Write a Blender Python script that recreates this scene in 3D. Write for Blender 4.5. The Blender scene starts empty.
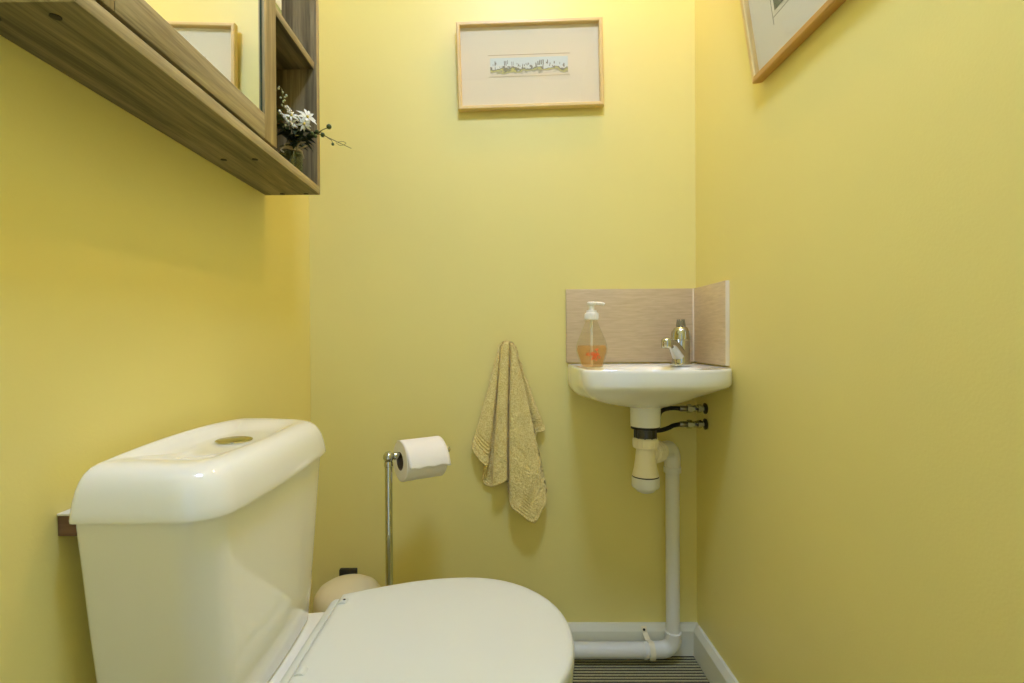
import bpy, bmesh, math, random
from mathutils import Vector, Matrix, noise
random.seed(7)
PI = math.pi
R = math.radians
scene = bpy.context.scene
COL = scene.collection

# ------------------------------------------------------------------ room measures (metres)
XL, XR, YB, YF, ZC = -0.516, 0.524, 1.380, -0.62, 2.36
CAMZ = 0.853

# ------------------------------------------------------------------ materials
def s2l(c):
    return tuple(((v/255.0)/12.92 if v/255.0 <= .04045 else ((v/255.0+.055)/1.055)**2.4) for v in c) + (1.0,)

def new_mat(name):
    m = bpy.data.materials.new(name); m.use_nodes = True
    nt = m.node_tree
    b = nt.nodes['Principled BSDF']
    return m, nt, b

def setin(b, **kw):
    for k, v in kw.items():
        b.inputs[k.replace('_', ' ')].default_value = v

def simple(name, col, rough=.5, metal=0.0, bump=0.0, bscale=200.0, var=0.0, vscale=8.0, coat=0.0, ior=1.45):
    m, nt, b = new_mat(name)
    c = s2l(col)
    setin(b, Base_Color=c, Roughness=rough, Metallic=metal, IOR=ior)
    b.inputs['Coat Weight'].default_value = coat
    b.inputs['Coat Roughness'].default_value = .04
    tc = nt.nodes.new('ShaderNodeTexCoord')
    if var > 0:
        n = nt.nodes.new('ShaderNodeTexNoise'); n.inputs['Scale'].default_value = vscale
        n.inputs['Detail'].default_value = 4
        nt.links.new(tc.outputs['Object'], n.inputs['Vector'])
        r = nt.nodes.new('ShaderNodeValToRGB')
        r.color_ramp.elements[0].position = .3; r.color_ramp.elements[1].position = .7
        r.color_ramp.elements[0].color = tuple(x*(1-var) for x in c[:3]) + (1,)
        r.color_ramp.elements[1].color = tuple(min(1, x*(1+var)) for x in c[:3]) + (1,)
        nt.links.new(n.outputs['Fac'], r.inputs['Fac'])
        nt.links.new(r.outputs['Color'], b.inputs['Base Color'])
    if bump > 0:
        n2 = nt.nodes.new('ShaderNodeTexNoise'); n2.inputs['Scale'].default_value = bscale
        n2.inputs['Detail'].default_value = 3
        nt.links.new(tc.outputs['Object'], n2.inputs['Vector'])
        bp = nt.nodes.new('ShaderNodeBump'); bp.inputs['Strength'].default_value = bump
        bp.inputs['Distance'].default_value = .002
        nt.links.new(n2.outputs['Fac'], bp.inputs['Height'])
        nt.links.new(bp.outputs['Normal'], b.inputs['Normal'])
    return m

def wood(name, dark, light, axis='Y', scale=1.0, rough=.5):
    """streaky wood grain, long along the given axis"""
    m, nt, b = new_mat(name)
    tc = nt.nodes.new('ShaderNodeTexCoord')
    mp = nt.nodes.new('ShaderNodeMapping')
    sc = [26*scale]*3
    sc['XYZ'.index(axis)] = 1.6*scale
    mp.inputs['Scale'].default_value = sc
    nt.links.new(tc.outputs['Object'], mp.inputs['Vector'])
    n = nt.nodes.new('ShaderNodeTexNoise'); n.inputs['Scale'].default_value = 1.6
    n.inputs['Detail'].default_value = 7; n.inputs['Roughness'].default_value = .62
    n.inputs['Distortion'].default_value = .6
    nt.links.new(mp.outputs['Vector'], n.inputs['Vector'])
    mp2 = nt.nodes.new('ShaderNodeMapping')
    sc2 = [190*scale]*3; sc2['XYZ'.index(axis)] = 9*scale
    mp2.inputs['Scale'].default_value = sc2
    nt.links.new(tc.outputs['Object'], mp2.inputs['Vector'])
    n2 = nt.nodes.new('ShaderNodeTexNoise'); n2.inputs['Scale'].default_value = 1.5
    n2.inputs['Detail'].default_value = 3
    nt.links.new(mp2.outputs['Vector'], n2.inputs['Vector'])
    mx = nt.nodes.new('ShaderNodeMath'); mx.operation = 'MULTIPLY_ADD'
    nt.links.new(n2.outputs['Fac'], mx.inputs[0]); mx.inputs[1].default_value = .30
    nt.links.new(n.outputs['Fac'], mx.inputs[2])
    r = nt.nodes.new('ShaderNodeValToRGB')
    r.color_ramp.elements[0].position = .52; r.color_ramp.elements[1].position = .93
    r.color_ramp.elements[0].color = s2l(dark); r.color_ramp.elements[1].color = s2l(light)
    nt.links.new(mx.outputs[0], r.inputs['Fac'])
    nt.links.new(r.outputs['Color'], b.inputs['Base Color'])
    b.inputs['Roughness'].default_value = rough
    bp = nt.nodes.new('ShaderNodeBump'); bp.inputs['Strength'].default_value = .12
    bp.inputs['Distance'].default_value = .001
    nt.links.new(mx.outputs[0], bp.inputs['Height'])
    nt.links.new(bp.outputs['Normal'], b.inputs['Normal'])
    return m

def pane(name, tint=(1, 1, 1, 1), ior=1.45, rough=.0):
    """thin clear glass: transmits straight through, mirrors at grazing angles"""
    m = bpy.data.materials.new(name); m.use_nodes = True
    nt = m.node_tree; nt.nodes.clear()
    o = nt.nodes.new('ShaderNodeOutputMaterial')
    t = nt.nodes.new('ShaderNodeBsdfTransparent'); t.inputs['Color'].default_value = tint
    g = nt.nodes.new('ShaderNodeBsdfGlossy'); g.inputs['Roughness'].default_value = rough
    lw = nt.nodes.new('ShaderNodeLayerWeight'); lw.inputs['Blend'].default_value = .5
    pw = nt.nodes.new('ShaderNodeMath'); pw.operation = 'POWER'; pw.inputs[1].default_value = 5.0
    f = nt.nodes.new('ShaderNodeMath'); f.operation = 'MULTIPLY_ADD'
    f0 = ((ior-1)/(ior+1))**2
    nt.links.new(lw.outputs['Facing'], pw.inputs[0]); nt.links.new(pw.outputs[0], f.inputs[0])
    f.inputs[1].default_value = 1-f0; f.inputs[2].default_value = f0
    mx = nt.nodes.new('ShaderNodeMixShader')
    nt.links.new(f.outputs[0], mx.inputs[0]); nt.links.new(t.outputs[0], mx.inputs[1])
    nt.links.new(g.outputs[0], mx.inputs[2]); nt.links.new(mx.outputs[0], o.inputs['Surface'])
    return m

M = {}
M['paint'] = simple('yellow_wall_paint', (231, 220, 138), .42, bump=.10, bscale=260, var=.015, vscale=3)
M['ceil'] = simple('ceiling_paint', (238, 234, 218), .8, bump=.05)
M['gloss'] = simple('white_gloss_paint', (226, 226, 208), .28, bump=.05, bscale=60)
M['ceramic'] = simple('white_ceramic', (240, 240, 228), .09, coat=.5)
M['seatp'] = simple('white_seat_plastic', (218, 222, 212), .28)
M['wood'] = wood('oak_board', (84, 76, 52), (158, 144, 106), 'Y', 1.3)
M['woodv'] = wood('oak_board_upright', (100, 86, 52), (172, 152, 104), 'Z', 1.3)
M['wooddoor'] = wood('oak_door_face', (120, 106, 70), (192, 174, 126), 'Y', 1.3)  # lighter oak, also painted on board edges that catch the light
M['wooddoorv'] = wood('oak_door_upright', (130, 112, 70), (196, 174, 124), 'Z', 1.3)
M['batten'] = wood('brown_batten', (110, 78, 56), (150, 112, 86), 'X')
M['battentop'] = simple('batten_top', (232, 226, 206), .5)
M['maple'] = wood('pale_maple', (214, 184, 116), (238, 214, 150), 'X', 1.0, .38)
M['mapley'] = wood('honey_maple', (190, 142, 68), (214, 170, 96), 'Y', 1.0, .38)
M['maplez'] = wood('pale_maple_upright', (214, 184, 116), (238, 214, 150), 'Z', 1.0, .38)
M['mat'] = simple('cream_mount', (232, 219, 188), .9, bump=.03, bscale=500)
M['matw'] = simple('white_mount', (228, 228, 220), .9, bump=.03, bscale=500)
M['chrome'] = simple('chrome', (196, 198, 190), .13, 1.0)
M['steel'] = simple('brushed_steel', (150, 146, 134), .28, 1.0)
M['chrome2'] = simple('warm_chrome', (196, 192, 164), .20, 1.0)
M['brass'] = simple('brassy_chrome', (206, 192, 140), .16, 1.0)
M['dark'] = simple('black_rubber', (26, 24, 20), .5)
M['darkmetal'] = simple('dark_metal', (84, 82, 76), .3, 1.0)
M['upvc'] = simple('white_upvc', (226, 226, 216), .3)
M['upvcc'] = simple('cream_upvc', (240, 232, 200), .3)
M['grout'] = simple('white_grout', (226, 216, 190), .6)
M['paper'] = simple('tissue_paper', (244, 240, 228), .95, bump=.25, bscale=420)
M['card'] = simple('grey_card', (120, 104, 80), .9)
M['binw'] = simple('bin_enamel', (226, 214, 172), .3)
M['mirror'] = simple('mirror_silver', (238, 240, 236), .01, 1.0)
M['mirroredge'] = simple('mirror_bevel', (78, 92, 78), .15, .6)
M['clear'] = pane('clear_glass')
M['bottle'] = pane('bottle_plastic', (.93, .92, .86, 1), 1.42, .02)
M['jarglass'] = pane('jar_glass', (.80, .84, .70, 1), 1.5, .01)
M['pump'] = simple('white_pump_plastic', (238, 236, 222), .3)
M['coral'] = simple('coral_print', (236, 106, 48), .5)
M['twine'] = simple('jute_twine', (190, 172, 128), .9, bump=.3, bscale=900)
M['petal'] = simple('white_petal', (226, 224, 200), .6)
M['bud'] = simple('green_white_bud', (196, 204, 150), .7)
M['yolk'] = simple('flower_centre', (214, 190, 90), .8)
M['leaf'] = simple('dark_leaf', (38, 52, 28), .5, var=.3, vscale=40)
M['leafl'] = simple('grey_green_leaf', (92, 108, 60), .6, var=.2, vscale=40)
M['berry'] = simple('green_berry', (72, 88, 36), .5)
M['stem'] = simple('thin_stem', (112, 110, 56), .7)
M['water'] = pane('jar_water', (.86, .88, .78, 1), 1.33)
M['carton'] = simple('white_carton', (240, 238, 226), .6)
M['cartong'] = simple('green_carton', (150, 156, 92), .6)
M['pencil'] = simple('pencil_line', (150, 148, 138), .9)
M['artdark'] = simple('dark_green_print', (92, 104, 84), .8, var=.35, vscale=30)
M['blackp'] = simple('black_plastic', (30, 28, 24), .45)

# orange liquid
m = bpy.data.materials.new('orange_soap'); m.use_nodes = True
nt = m.node_tree; b = nt.nodes['Principled BSDF']
setin(b, Base_Color=s2l((244, 204, 150)), Roughness=.1, IOR=1.33)
tr = nt.nodes.new('ShaderNodeBsdfTransparent'); tr.inputs['Color'].default_value = (.98, .84, .60, 1)
mx = nt.nodes.new('ShaderNodeMixShader'); mx.inputs[0].default_value = .22
nt.links.new(tr.outputs[0], mx.inputs[1]); nt.links.new(b.outputs[0], mx.inputs[2])
nt.links.new(mx.outputs[0], nt.nodes['Material Output'].inputs['Surface'])
M['liquid'] = m

# ribbed carpet
m, nt, b = new_mat('ribbed_carpet')
tc = nt.nodes.new('ShaderNodeTexCoord')
n = nt.nodes.new('ShaderNodeTexNoise'); n.inputs['Scale'].default_value = 500; n.inputs['Detail'].default_value = 2
nt.links.new(tc.outputs['Object'], n.inputs['Vector'])
r = nt.nodes.new('ShaderNodeValToRGB')
r.color_ramp.elements[0].position = .3; r.color_ramp.elements[1].position = .72
r.color_ramp.elements[0].color = s2l((152, 146, 108)); r.color_ramp.elements[1].color = s2l((198, 190, 144))
nt.links.new(n.outputs['Fac'], r.inputs['Fac']); nt.links.new(r.outputs['Color'], b.inputs['Base Color'])
bp = nt.nodes.new('ShaderNodeBump'); bp.inputs['Strength'].default_value = .6; bp.inputs['Distance'].default_value = .002
nt.links.new(n.outputs['Fac'], bp.inputs['Height']); nt.links.new(bp.outputs['Normal'], b.inputs['Normal'])
b.inputs['Roughness'].default_value = .95
M['carpet'] = m
m2 = m.copy(); m2.name = 'ribbed_carpet_valley_shade'  # darker copy: shade between the ribs put into the colour
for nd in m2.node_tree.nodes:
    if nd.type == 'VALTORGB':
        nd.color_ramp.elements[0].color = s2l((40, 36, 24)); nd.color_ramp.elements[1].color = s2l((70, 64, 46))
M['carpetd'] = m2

# stone-look splashback tile: pale taupe with fine horizontal streaks
m, nt, b = new_mat('taupe_tile')
tc = nt.nodes.new('ShaderNodeTexCoord')
mp = nt.nodes.new('ShaderNodeMapping'); mp.inputs['Scale'].default_value = (14, 14, 130)
nt.links.new(tc.outputs['Object'], mp.inputs['Vector'])
n = nt.nodes.new('ShaderNodeTexNoise'); n.inputs['Scale'].default_value = 1.6; n.inputs['Detail'].default_value = 6
n.inputs['Distortion'].default_value = .5
nt.links.new(mp.outputs['Vector'], n.inputs['Vector'])
r = nt.nodes.new('ShaderNodeValToRGB')
r.color_ramp.elements[0].position = .25; r.color_ramp.elements[1].position = .75
r.color_ramp.elements[0].color = s2l((190, 170, 132)); r.color_ramp.elements[1].color = s2l((212, 193, 156))
nt.links.new(n.outputs['Fac'], r.inputs['Fac']); nt.links.new(r.outputs['Color'], b.inputs['Base Color'])
b.inputs['Roughness'].default_value = .38
M['tile'] = m

# terry towel
m, nt, b = new_mat('khaki_terry')
tc = nt.nodes.new('ShaderNodeTexCoord')
n = nt.nodes.new('ShaderNodeTexNoise'); n.inputs['Scale'].default_value = 300; n.inputs['Detail'].default_value = 4
nt.links.new(tc.outputs['Object'], n.inputs['Vector'])
r = nt.nodes.new('ShaderNodeValToRGB')
r.color_ramp.elements[0].position = .3; r.color_ramp.elements[1].position = .7
r.color_ramp.elements[0].color = s2l((214, 190, 104)); r.color_ramp.elements[1].color = s2l((255, 240, 168))
nt.links.new(n.outputs['Fac'], r.inputs['Fac']); nt.links.new(r.outputs['Color'], b.inputs['Base Color'])
bp = nt.nodes.new('ShaderNodeBump'); bp.inputs['Strength'].default_value = .7; bp.inputs['Distance'].default_value = .003
nt.links.new(n.outputs['Fac'], bp.inputs['Height']); nt.links.new(bp.outputs['Normal'], b.inputs['Normal'])
b.inputs['Roughness'].default_value = 1.0
b.inputs['Sheen Weight'].default_value = .25
M['terry'] = m

# small landscape print: pale sky, rows of low marks, olive fields
m, nt, b = new_mat('landscape_print')
tc = nt.nodes.new('ShaderNodeTexCoord')
sp = nt.nodes.new('ShaderNodeSeparateXYZ'); nt.links.new(tc.outputs['Generated'], sp.inputs[0])
n = nt.nodes.new('ShaderNodeTexNoise'); n.inputs['Scale'].default_value = 1.0; n.inputs['Detail'].default_value = 6
mp = nt.nodes.new('ShaderNodeMapping'); mp.inputs['Scale'].default_value = (9, 1, 3.2)
nt.links.new(tc.outputs['Generated'], mp.inputs['Vector']); nt.links.new(mp.outputs['Vector'], n.inputs['Vector'])
ad = nt.nodes.new('ShaderNodeMath'); ad.operation = 'MULTIPLY_ADD'
nt.links.new(n.outputs['Fac'], ad.inputs[0]); ad.inputs[1].default_value = .9
nt.links.new(sp.outputs['Z'], ad.inputs[2])
r = nt.nodes.new('ShaderNodeValToRGB')
els = r.color_ramp.elements
els[0].position = .30; els[0].color = s2l((216, 190, 168))
els[1].position = 1.12 if False else 1.0; els[1].color = s2l((214, 220, 212))
for p, c in ((.46, (226, 216, 190)), (.58, (168, 160, 130)), (.68, (206, 198, 118)), (.78, (120, 116, 104)), (.84, (224, 222, 206))):
    e = els.new(p); e.color = s2l(c)
nt.links.new(ad.outputs[0], r.inputs['Fac']); nt.links.new(r.outputs['Color'], b.inputs['Base Color'])
b.inputs['Roughness'].default_value = .9
M['print'] = m

def emit(name, col, strength):
    m = bpy.data.materials.new(name); m.use_nodes = True
    nt = m.node_tree; nt.nodes.clear()
    o = nt.nodes.new('ShaderNodeOutputMaterial'); e = nt.nodes.new('ShaderNodeEmission')
    e.inputs['Color'].default_value = col; e.inputs['Strength'].default_value = strength
    nt.links.new(e.outputs[0], o.inputs['Surface'])
    return m

# ------------------------------------------------------------------ mesh helpers
ORG = {}     # object -> world origin

def tag(o, label=None, cat=None, group=None, kind=None):
    if label: o['label'] = label
    if cat: o['category'] = cat
    if group: o['group'] = group
    if kind: o['kind'] = kind
    return o

def thing(name, loc, label, cat, group=None):
    o = bpy.data.objects.new(name, None); COL.objects.link(o)
    o.location = loc; o.empty_display_size = .05
    ORG[o] = Vector(loc)
    return tag(o, label, cat, group)

class G:
    """collects world-space geometry for ONE mesh object"""
    def __init__(s): s.v = []; s.f = []; s.mi = []
    def add(s, verts, faces, mi=0):
        k = len(s.v); s.v += [Vector(p) for p in verts]
        s.f += [tuple(i+k for i in f) for f in faces]; s.mi += [mi]*len(faces)
        return s
    def box(s, a, b, bev=0.0, mi=0, seg=2, rot=None):
        bm = bmesh.new(); bmesh.ops.create_cube(bm, size=1.0)
        a = Vector(a); b = Vector(b); c = (a+b)/2; d = b-a
        for v in bm.verts: v.co = Vector((v.co.x*abs(d.x), v.co.y*abs(d.y), v.co.z*abs(d.z)))
        if bev > 0:
            bmesh.ops.bevel(bm, geom=bm.edges[:], offset=bev, segments=seg, affect='EDGES', profile=.5)
        for v in bm.verts:
            p = v.co.copy()
            if rot is not None: p = rot @ p
            v.co = p + c
        return s.bm(bm, mi)
    def bm(s, bm, mi=0):
        bm.verts.ensure_lookup_table(); bm.verts.index_update()
        s.add([v.co.copy() for v in bm.verts], [[v.index for v in f.verts] for f in bm.faces], mi)
        bm.free(); return s
    def loft(s, rings, cap0=True, cap1=True, closed=True, mi=0):
        n = len(rings[0]); vs = [p for r in rings for p in r]; fs = []
        m = n if closed else n-1
        for i in range(len(rings)-1):
            for j in range(m):
                k = (j+1) % n
                fs.append((i*n+j, i*n+k, (i+1)*n+k, (i+1)*n+j))
        if cap0: fs.append(tuple(range(n-1, -1, -1)))
        if cap1: fs.append(tuple((len(rings)-1)*n+j for j in range(n)))
        return s.add(vs, fs, mi)
    def lathe(s, prof, origin=(0, 0, 0), axis=(0, 0, 1), n=32, cap0=True, cap1=True, mi=0):
        """prof: list of (radius, height) along the axis"""
        a = Vector(axis).normalized(); o = Vector(origin)
        q = Vector((0, 0, 1)).rotation_difference(a)
        rings = []
        for r, h in prof:
            rings.append([o + q @ Vector((max(r, 1e-5)*math.cos(2*PI*j/n), max(r, 1e-5)*math.sin(2*PI*j/n), h)) for j in range(n)])
        return s.loft(rings, cap0, cap1, mi=mi)
    def tube(s, pts, r, n=14, caps=True, mi=0):
        pts = [Vector(p) for p in pts]; rr = r if isinstance(r, (list, tuple)) else [r]*len(pts)
        tg = []
        for i in range(len(pts)):
            a = pts[max(0, i-1)]; b = pts[min(len(pts)-1, i+1)]
            tg.append((b-a).normalized())
        t = tg[0]; u = t.orthogonal().normalized(); rings = []
        for i, p in enumerate(pts):
            if i > 0:
                q = tg[i-1].rotation_difference(tg[i]); u = q @ u
            u = (u - tg[i]*u.dot(tg[i])).normalized(); w = tg[i].cross(u)
            rings.append([p + (u*math.cos(2*PI*j/n) + w*math.sin(2*PI*j/n))*rr[i] for j in range(n)])
        return s.loft(rings, caps, caps, mi=mi)
    def ball(s, c, r, n=16, sc=(1, 1, 1), mi=0):
        bm = bmesh.new(); bmesh.ops.create_uvsphere(bm, u_segments=n, v_segments=max(6, n//2), radius=r)
        for v in bm.verts: v.co = Vector((v.co.x*sc[0], v.co.y*sc[1], v.co.z*sc[2])) + Vector(c)
        return s.bm(bm, mi)
    def build(s, name, mats, parent=None, loc=None, sharp=38, smooth=True, fix=True):
        org = ORG[parent] if parent is not None else Vector(loc if loc is not None else (0, 0, 0))
        me = bpy.data.meshes.new(name)
        me.from_pydata([tuple(v-org) for v in s.v], [], s.f)
        if not isinstance(mats, (list, tuple)): mats = [mats]
        for m in mats: me.materials.append(m)
        for p, i in zip(me.polygons, s.mi): p.material_index = i
        if fix:
            bm = bmesh.new(); bm.from_mesh(me)
            bmesh.ops.remove_doubles(bm, verts=bm.verts[:], dist=1e-6)
            bmesh.ops.recalc_face_normals(bm, faces=bm.faces[:])
            bm.to_mesh(me); bm.free()
        if smooth:
            for p in me.polygons: p.use_smooth = True
            me.set_sharp_from_angle(angle=R(sharp))
        me.update()
        o = bpy.data.objects.new(name, me); COL.objects.link(o)
        if parent is not None: o.parent = parent
        else: o.location = org
        ORG[o] = org
        return o

def smooth_path(pts, n=8):
    pts = [Vector(p) for p in pts]; out = []
    P = [pts[0]*2-pts[1]] + pts + [pts[-1]*2-pts[-2]]
    for i in range(1, len(P)-2):
        p0, p1, p2, p3 = P[i-1], P[i], P[i+1], P[i+2]
        for k in range(n):
            t = k/n
            out.append(.5*((2*p1)+(p2-p0)*t+(2*p0-5*p1+4*p2-p3)*t*t+(3*p1-p0-3*p2+p3)*t**3))
    out.append(pts[-1]); return out

def sstep(a, b, x):
    t = min(1, max(0, (x-a)/(b-a))); return t*t*(3-2*t)

def lerpt(tab, x):
    for (x0, y0), (x1, y1) in zip(tab, tab[1:]):
        if x <= x1: return y0 + (y1-y0)*max(0, (x-x0))/(x1-x0)
    return tab[-1][1]

def struct(o): o['kind'] = 'structure'; return o

# ------------------------------------------------------------------ room shell
T = .10
struct(G().box((XL-T, YF-T, 0), (XL, YB+T, ZC)).build('wall_left', M['paint']))
struct(G().box((XR, YF-T, 0), (XR+T, YB+T, ZC)).build('wall_right', M['paint']))
struct(G().box((XL, YB, 0), (XR, YB+T, ZC)).build('wall_back', M['paint']))
DX0, DX1, DZ = -.36, .36, 2.0
g = G().box((XL, YF-T, 0), (DX0, YF, ZC)).box((DX1, YF-T, 0), (XR, YF, ZC)).box((DX0, YF-T, DZ), (DX1, YF, ZC))
struct(g.build('wall_front', M['paint']))
struct(G().box((XL-T, YF-T, ZC), (XR+T, YB+T, ZC+T)).build('ceiling', M['ceil']))
# door lining around the doorway behind the camera
g = G().box((DX0, YF-T-.01, 0), (DX0+.025, YF+.01, DZ), .003).box((DX1-.025, YF-T-.01, 0), (DX1, YF+.01, DZ), .003)
g.box((DX0+.025, YF-T-.01, DZ-.025), (DX1-.025, YF+.01, DZ), .003)
struct(g.build('trim_1', M['gloss']))

# floor: ribbed carpet, real ribs running across the room
g = G(); pitch = .0112; prof = []
y = YF-T
while y < YB:
    for fy, fz in ((0, -.0052), (.12, -.0050), (.26, -.0010), (.55, 0), (.84, -.0010)):
        prof.append((y+fy*pitch, fz))
    y += pitch
prof.append((YB, -.004))
rings = [[(XL, y, z) for y, z in prof], [(XR, y, z) for y, z in prof]]
g.loft(rings, False, False, closed=False)
g.mi = [1 if (i % 5) in (0, 1, 4) else 0 for i in range(len(g.f))]  # valley and riser faces take the painted shade
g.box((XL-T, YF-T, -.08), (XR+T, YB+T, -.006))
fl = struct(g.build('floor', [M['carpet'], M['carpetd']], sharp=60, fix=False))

# skirting boards: flat face, a slim splayed top
def skirting(name, a, b, nrm):
    a = Vector(a); b = Vector(b); nrm = Vector(nrm)
    pr = [(0, 0), (.015, 0), (.015, .066), (.0125, .072), (.007, .083), (0, .083)]
    rings = [[p + nrm*d + Vector((0, 0, z)) for d, z in pr] for p in (a, b)]
    return struct(G().loft(rings).build(name, M['gloss'], sharp=15))
skirting('baseboard_back', (XL, YB, 0), (XR, YB, 0), (0, -1, 0))
skirting('baseboard_right', (XR, YF, 0), (XR, YB-.015, 0), (-1, 0, 0))
skirting('baseboard_left', (XL, YF, 0), (XL, YB-.015, 0), (1, 0, 0))

# ------------------------------------------------------------------ splashback tiles
TY = YB-.009; TX = XR-.009
zt0, zt1 = .7850, .981
o = G().box((.1745, TY, zt0), (TX-.001, YB, zt1), .0012).build('splashback_tile', M['tile'], loc=(.35, YB, zt0))
tag(o, 'wide taupe streaked splashback tile on the back wall behind soap bottle and tap', 'tile', 'splashback tiles over the basin')
o = G().box((TX, 1.181, zt0), (XR, YB, zt1), .0012).build('splashback_tile', M['tile'], loc=(XR, 1.28, zt0))
tag(o, 'narrow taupe splashback tile on the right wall, meeting the wide tile in the corner', 'tile', 'splashback tiles over the basin')
o = G().box((TX-.0035, TY-.0012, zt0+.002), (TX+.001, TY+.003, zt1-.001), .0006).build('grout_strip', M['grout'], loc=(TX, TY, zt0))
tag(o, 'pale vertical grout bead in the corner between the two splashback tiles', 'grout')
o = G().box((TX+.0005, 1.1775, zt0), (XR, 1.181, zt1), .0005).build('edge_trim', M['grout'], loc=(XR, 1.179, zt0))
tag(o, 'pale thin edge bead down the near side of the narrow right wall tile', 'edge trim')

# ------------------------------------------------------------------ corner washbasin
bas = thing('washbasin', (.35, 1.25, .63), 'small white ceramic corner washbasin hung under the taupe tiles', 'sink')
cx, cy = .350, 1.245
ctrl = [(.179, YB-.001), (.178, 1.30), (.178, 1.22), (.179, 1.165), (.184, 1.132), (.203, 1.108), (.255, 1.095), (.320, 1.087), (.380, 1.087),
        (.430, 1.094), (.470, 1.108), (.500, 1.128), (.517, 1.15), (XR-.001, 1.178)]
front = [Vector((p.x, p.y)) for p in smooth_path([(a, b_, 0) for a, b_ in ctrl], 6)]
front = [Vector((min(XR-.001, p.x), min(YB-.001, p.y))) for p in front]
right = [Vector((XR-.001, 1.178+(YB-.001-1.178)*k/10)) for k in range(1, 11)]
back = [Vector((XR-.001-(XR-.001-.179)*k/14, YB-.001)) for k in range(1, 14)]
outl = front + right + back
def basin_ring(sr, sl, z):
    out = []
    for p in outl:
        w = sstep(0, .17, cx-p.x)*(.62+.38*sstep(1.10, 1.30, p.y)); s = sr*(1-w)+sl*w
        # stays against both walls a little longer than in the open
        out.append(Vector((cx+(p.x-cx)*s, cy+(p.y-cy)*s, z)))
    return out
rings = []
for s_, z in ((.965, .7805), (.985, .7810), (.996, .7785), (1.0, .7735)): rings.append(basin_ring(s_, s_, z))
for sr, sl, z in ((1.0, 1.0, .758), (.996, 1.0, .746), (.982, .999, .7405), (.945, .997, .736), (.87, .993, .730), (.76, .985, .722), (.63, .96, .7125), (.50, .80, .702), (.38, .55, .693), (.28, .34, .687), (.22, .24, .684)):
    rings.append(basin_ring(sr, sl, z))
outer = list(reversed(rings))
g = G()
# inner bowl, an oval well set in from the rim, deeper at the waste
def well(s, z):
    out = []
    for p in outl:
        d = Vector((p.x-cx, p.y-cy)); a = math.atan2(d.y, d.x)
        bx, by = .128, .088
        q = Vector((bx*math.cos(a), by*math.sin(a)))*s
        out.append(Vector((cx-.012+q.x, cy-.025+q.y, z)))
    return out
inner = [basin_ring(.93, .93, .7790), well(1.08, .7775), well(1.02, .774), well(.96, .766), well(.86, .745), well(.70, .722), well(.45, .708), well(.17, .704)]
g.loft(outer+inner, True, True)
o = g.build('basin', M['ceramic'], bas, sharp=60)
g = G(); g.lathe([(.0355, 0), (.0360, .02), (.0362, .046), (.040, .056)], (cx-.001, cy, .6365), n=36)
g.build('waste_shroud', M['ceramic'], bas)
g = G(); g.lathe([(.030, .0), (.0345, .001), (.0345, .006), (.03, .007)], (cx-.001, cy, .6295), n=36)
g.build('rubber_washer', M['dark'], bas)
g = G(); g.lathe([(.0, 0), (.020, 0), (.021, .002), (.018, .004), (0, .0045)], (cx-.012, cy-.025, .7035), n=24)
g.build('plug_hole', M['chrome'], bas)

# ------------------------------------------------------------------ bottle trap and waste pipe
trap = thing('waste_pipe', (.350, 1.245, 0), 'white plastic bottle trap and waste pipe running down to the floor under the basin', 'pipe')
tx, ty = cx-.001, cy
g = G(); g.lathe([(.0255, .606), (.0255, .6285)], (tx, ty, 0), n=32)
for k in range(10):
    a = 2*PI*k/10
    g.box((tx+.0262*math.cos(a)-.0016, ty+.0262*math.sin(a)-.0016, .607), (tx+.0262*math.cos(a)+.0016, ty+.0262*math.sin(a)+.0016, .6275), .0006)
g.build('waste_tail', M['darkmetal'], trap)
g = G(); g.lathe([(.027, .5835), (.0295, .585), (.0295, .606), (.0270, .6085), (.02, .6085)], (tx, ty, 0), n=36)
for k in range(18):
    a = 2*PI*k/18
    g.tube([(tx+.0295*math.cos(a), ty+.0295*math.sin(a), .588), (tx+.0295*math.cos(a), ty+.0295*math.sin(a), .603)], .0012, 6)
g.build('trap_nut', M['upvcc'], trap)
g = G(); g.lathe([(.0215, .5835), (.0225, .575), (.0245, .555), (.0275, .535), (.031, .519), (.032, .5165)], (tx, ty, 0), n=36)
g.build('trap_body', M['upvcc'], trap)
g = G(); g.lathe([(.0318, .5135), (.0322, .5165)], (tx, ty, 0), n=36)
g.build('trap_seal', M['dark'], trap)
g = G(); g.lathe([(0, .4735), (.012, .4745), (.020, .478), (.0255, .484), (.0265, .4865), (.0318, .4885), (.0330, .492), (.0330, .511), (.0322, .5135)], (tx, ty, 0), n=36)
g.build('trap_cup', M['upvc'], trap)
px_, py_ = .4440, 1.335
zo = .5655
d = Vector((px_-tx, py_-ty, 0)); L = d.length; d.normalize()
P0 = Vector((tx, ty, zo))
g = G(); g.lathe([(.019, .018), (.019, .034)], P0, d, n=28)
for k, (h, r_) in enumerate(((.034, .026), (.039, .0275), (.044, .026), (.049, .0275), (.054, .026), (.059, .027), (.066, .0245))):
    g.lathe([(r_-.002, h-.003), (r_, h-.002), (r_, h+.002), (r_-.002, h+.003)], P0, d, n=28)
g.lathe([(.0235, .03), (.0235, .07)], P0, d, n=28)
g.build('outlet_nut', M['upvcc'], trap)
rb = .030
pts = [P0 + d*.066, P0 + d*(L-rb)]
for k in range(1, 9):
    a = PI/2*k/8
    pts.append(P0 + d*(L-rb+rb*math.sin(a)) + Vector((0, 0, -rb*(1-math.cos(a)))))
g = G(); g.tube(pts + [Vector((px_, py_, zo-.062))], .0205, 24)
g.lathe([(.021, -.066), (.0222, -.065), (.0222, -.052), (.0205, -.050)], (px_, py_, zo), n=28)
g.build('upper_elbow', M['upvc'], trap)
g = G(); g.tube([(px_, py_, .070), (px_, py_, zo-.055)], .0175, 24)
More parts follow.
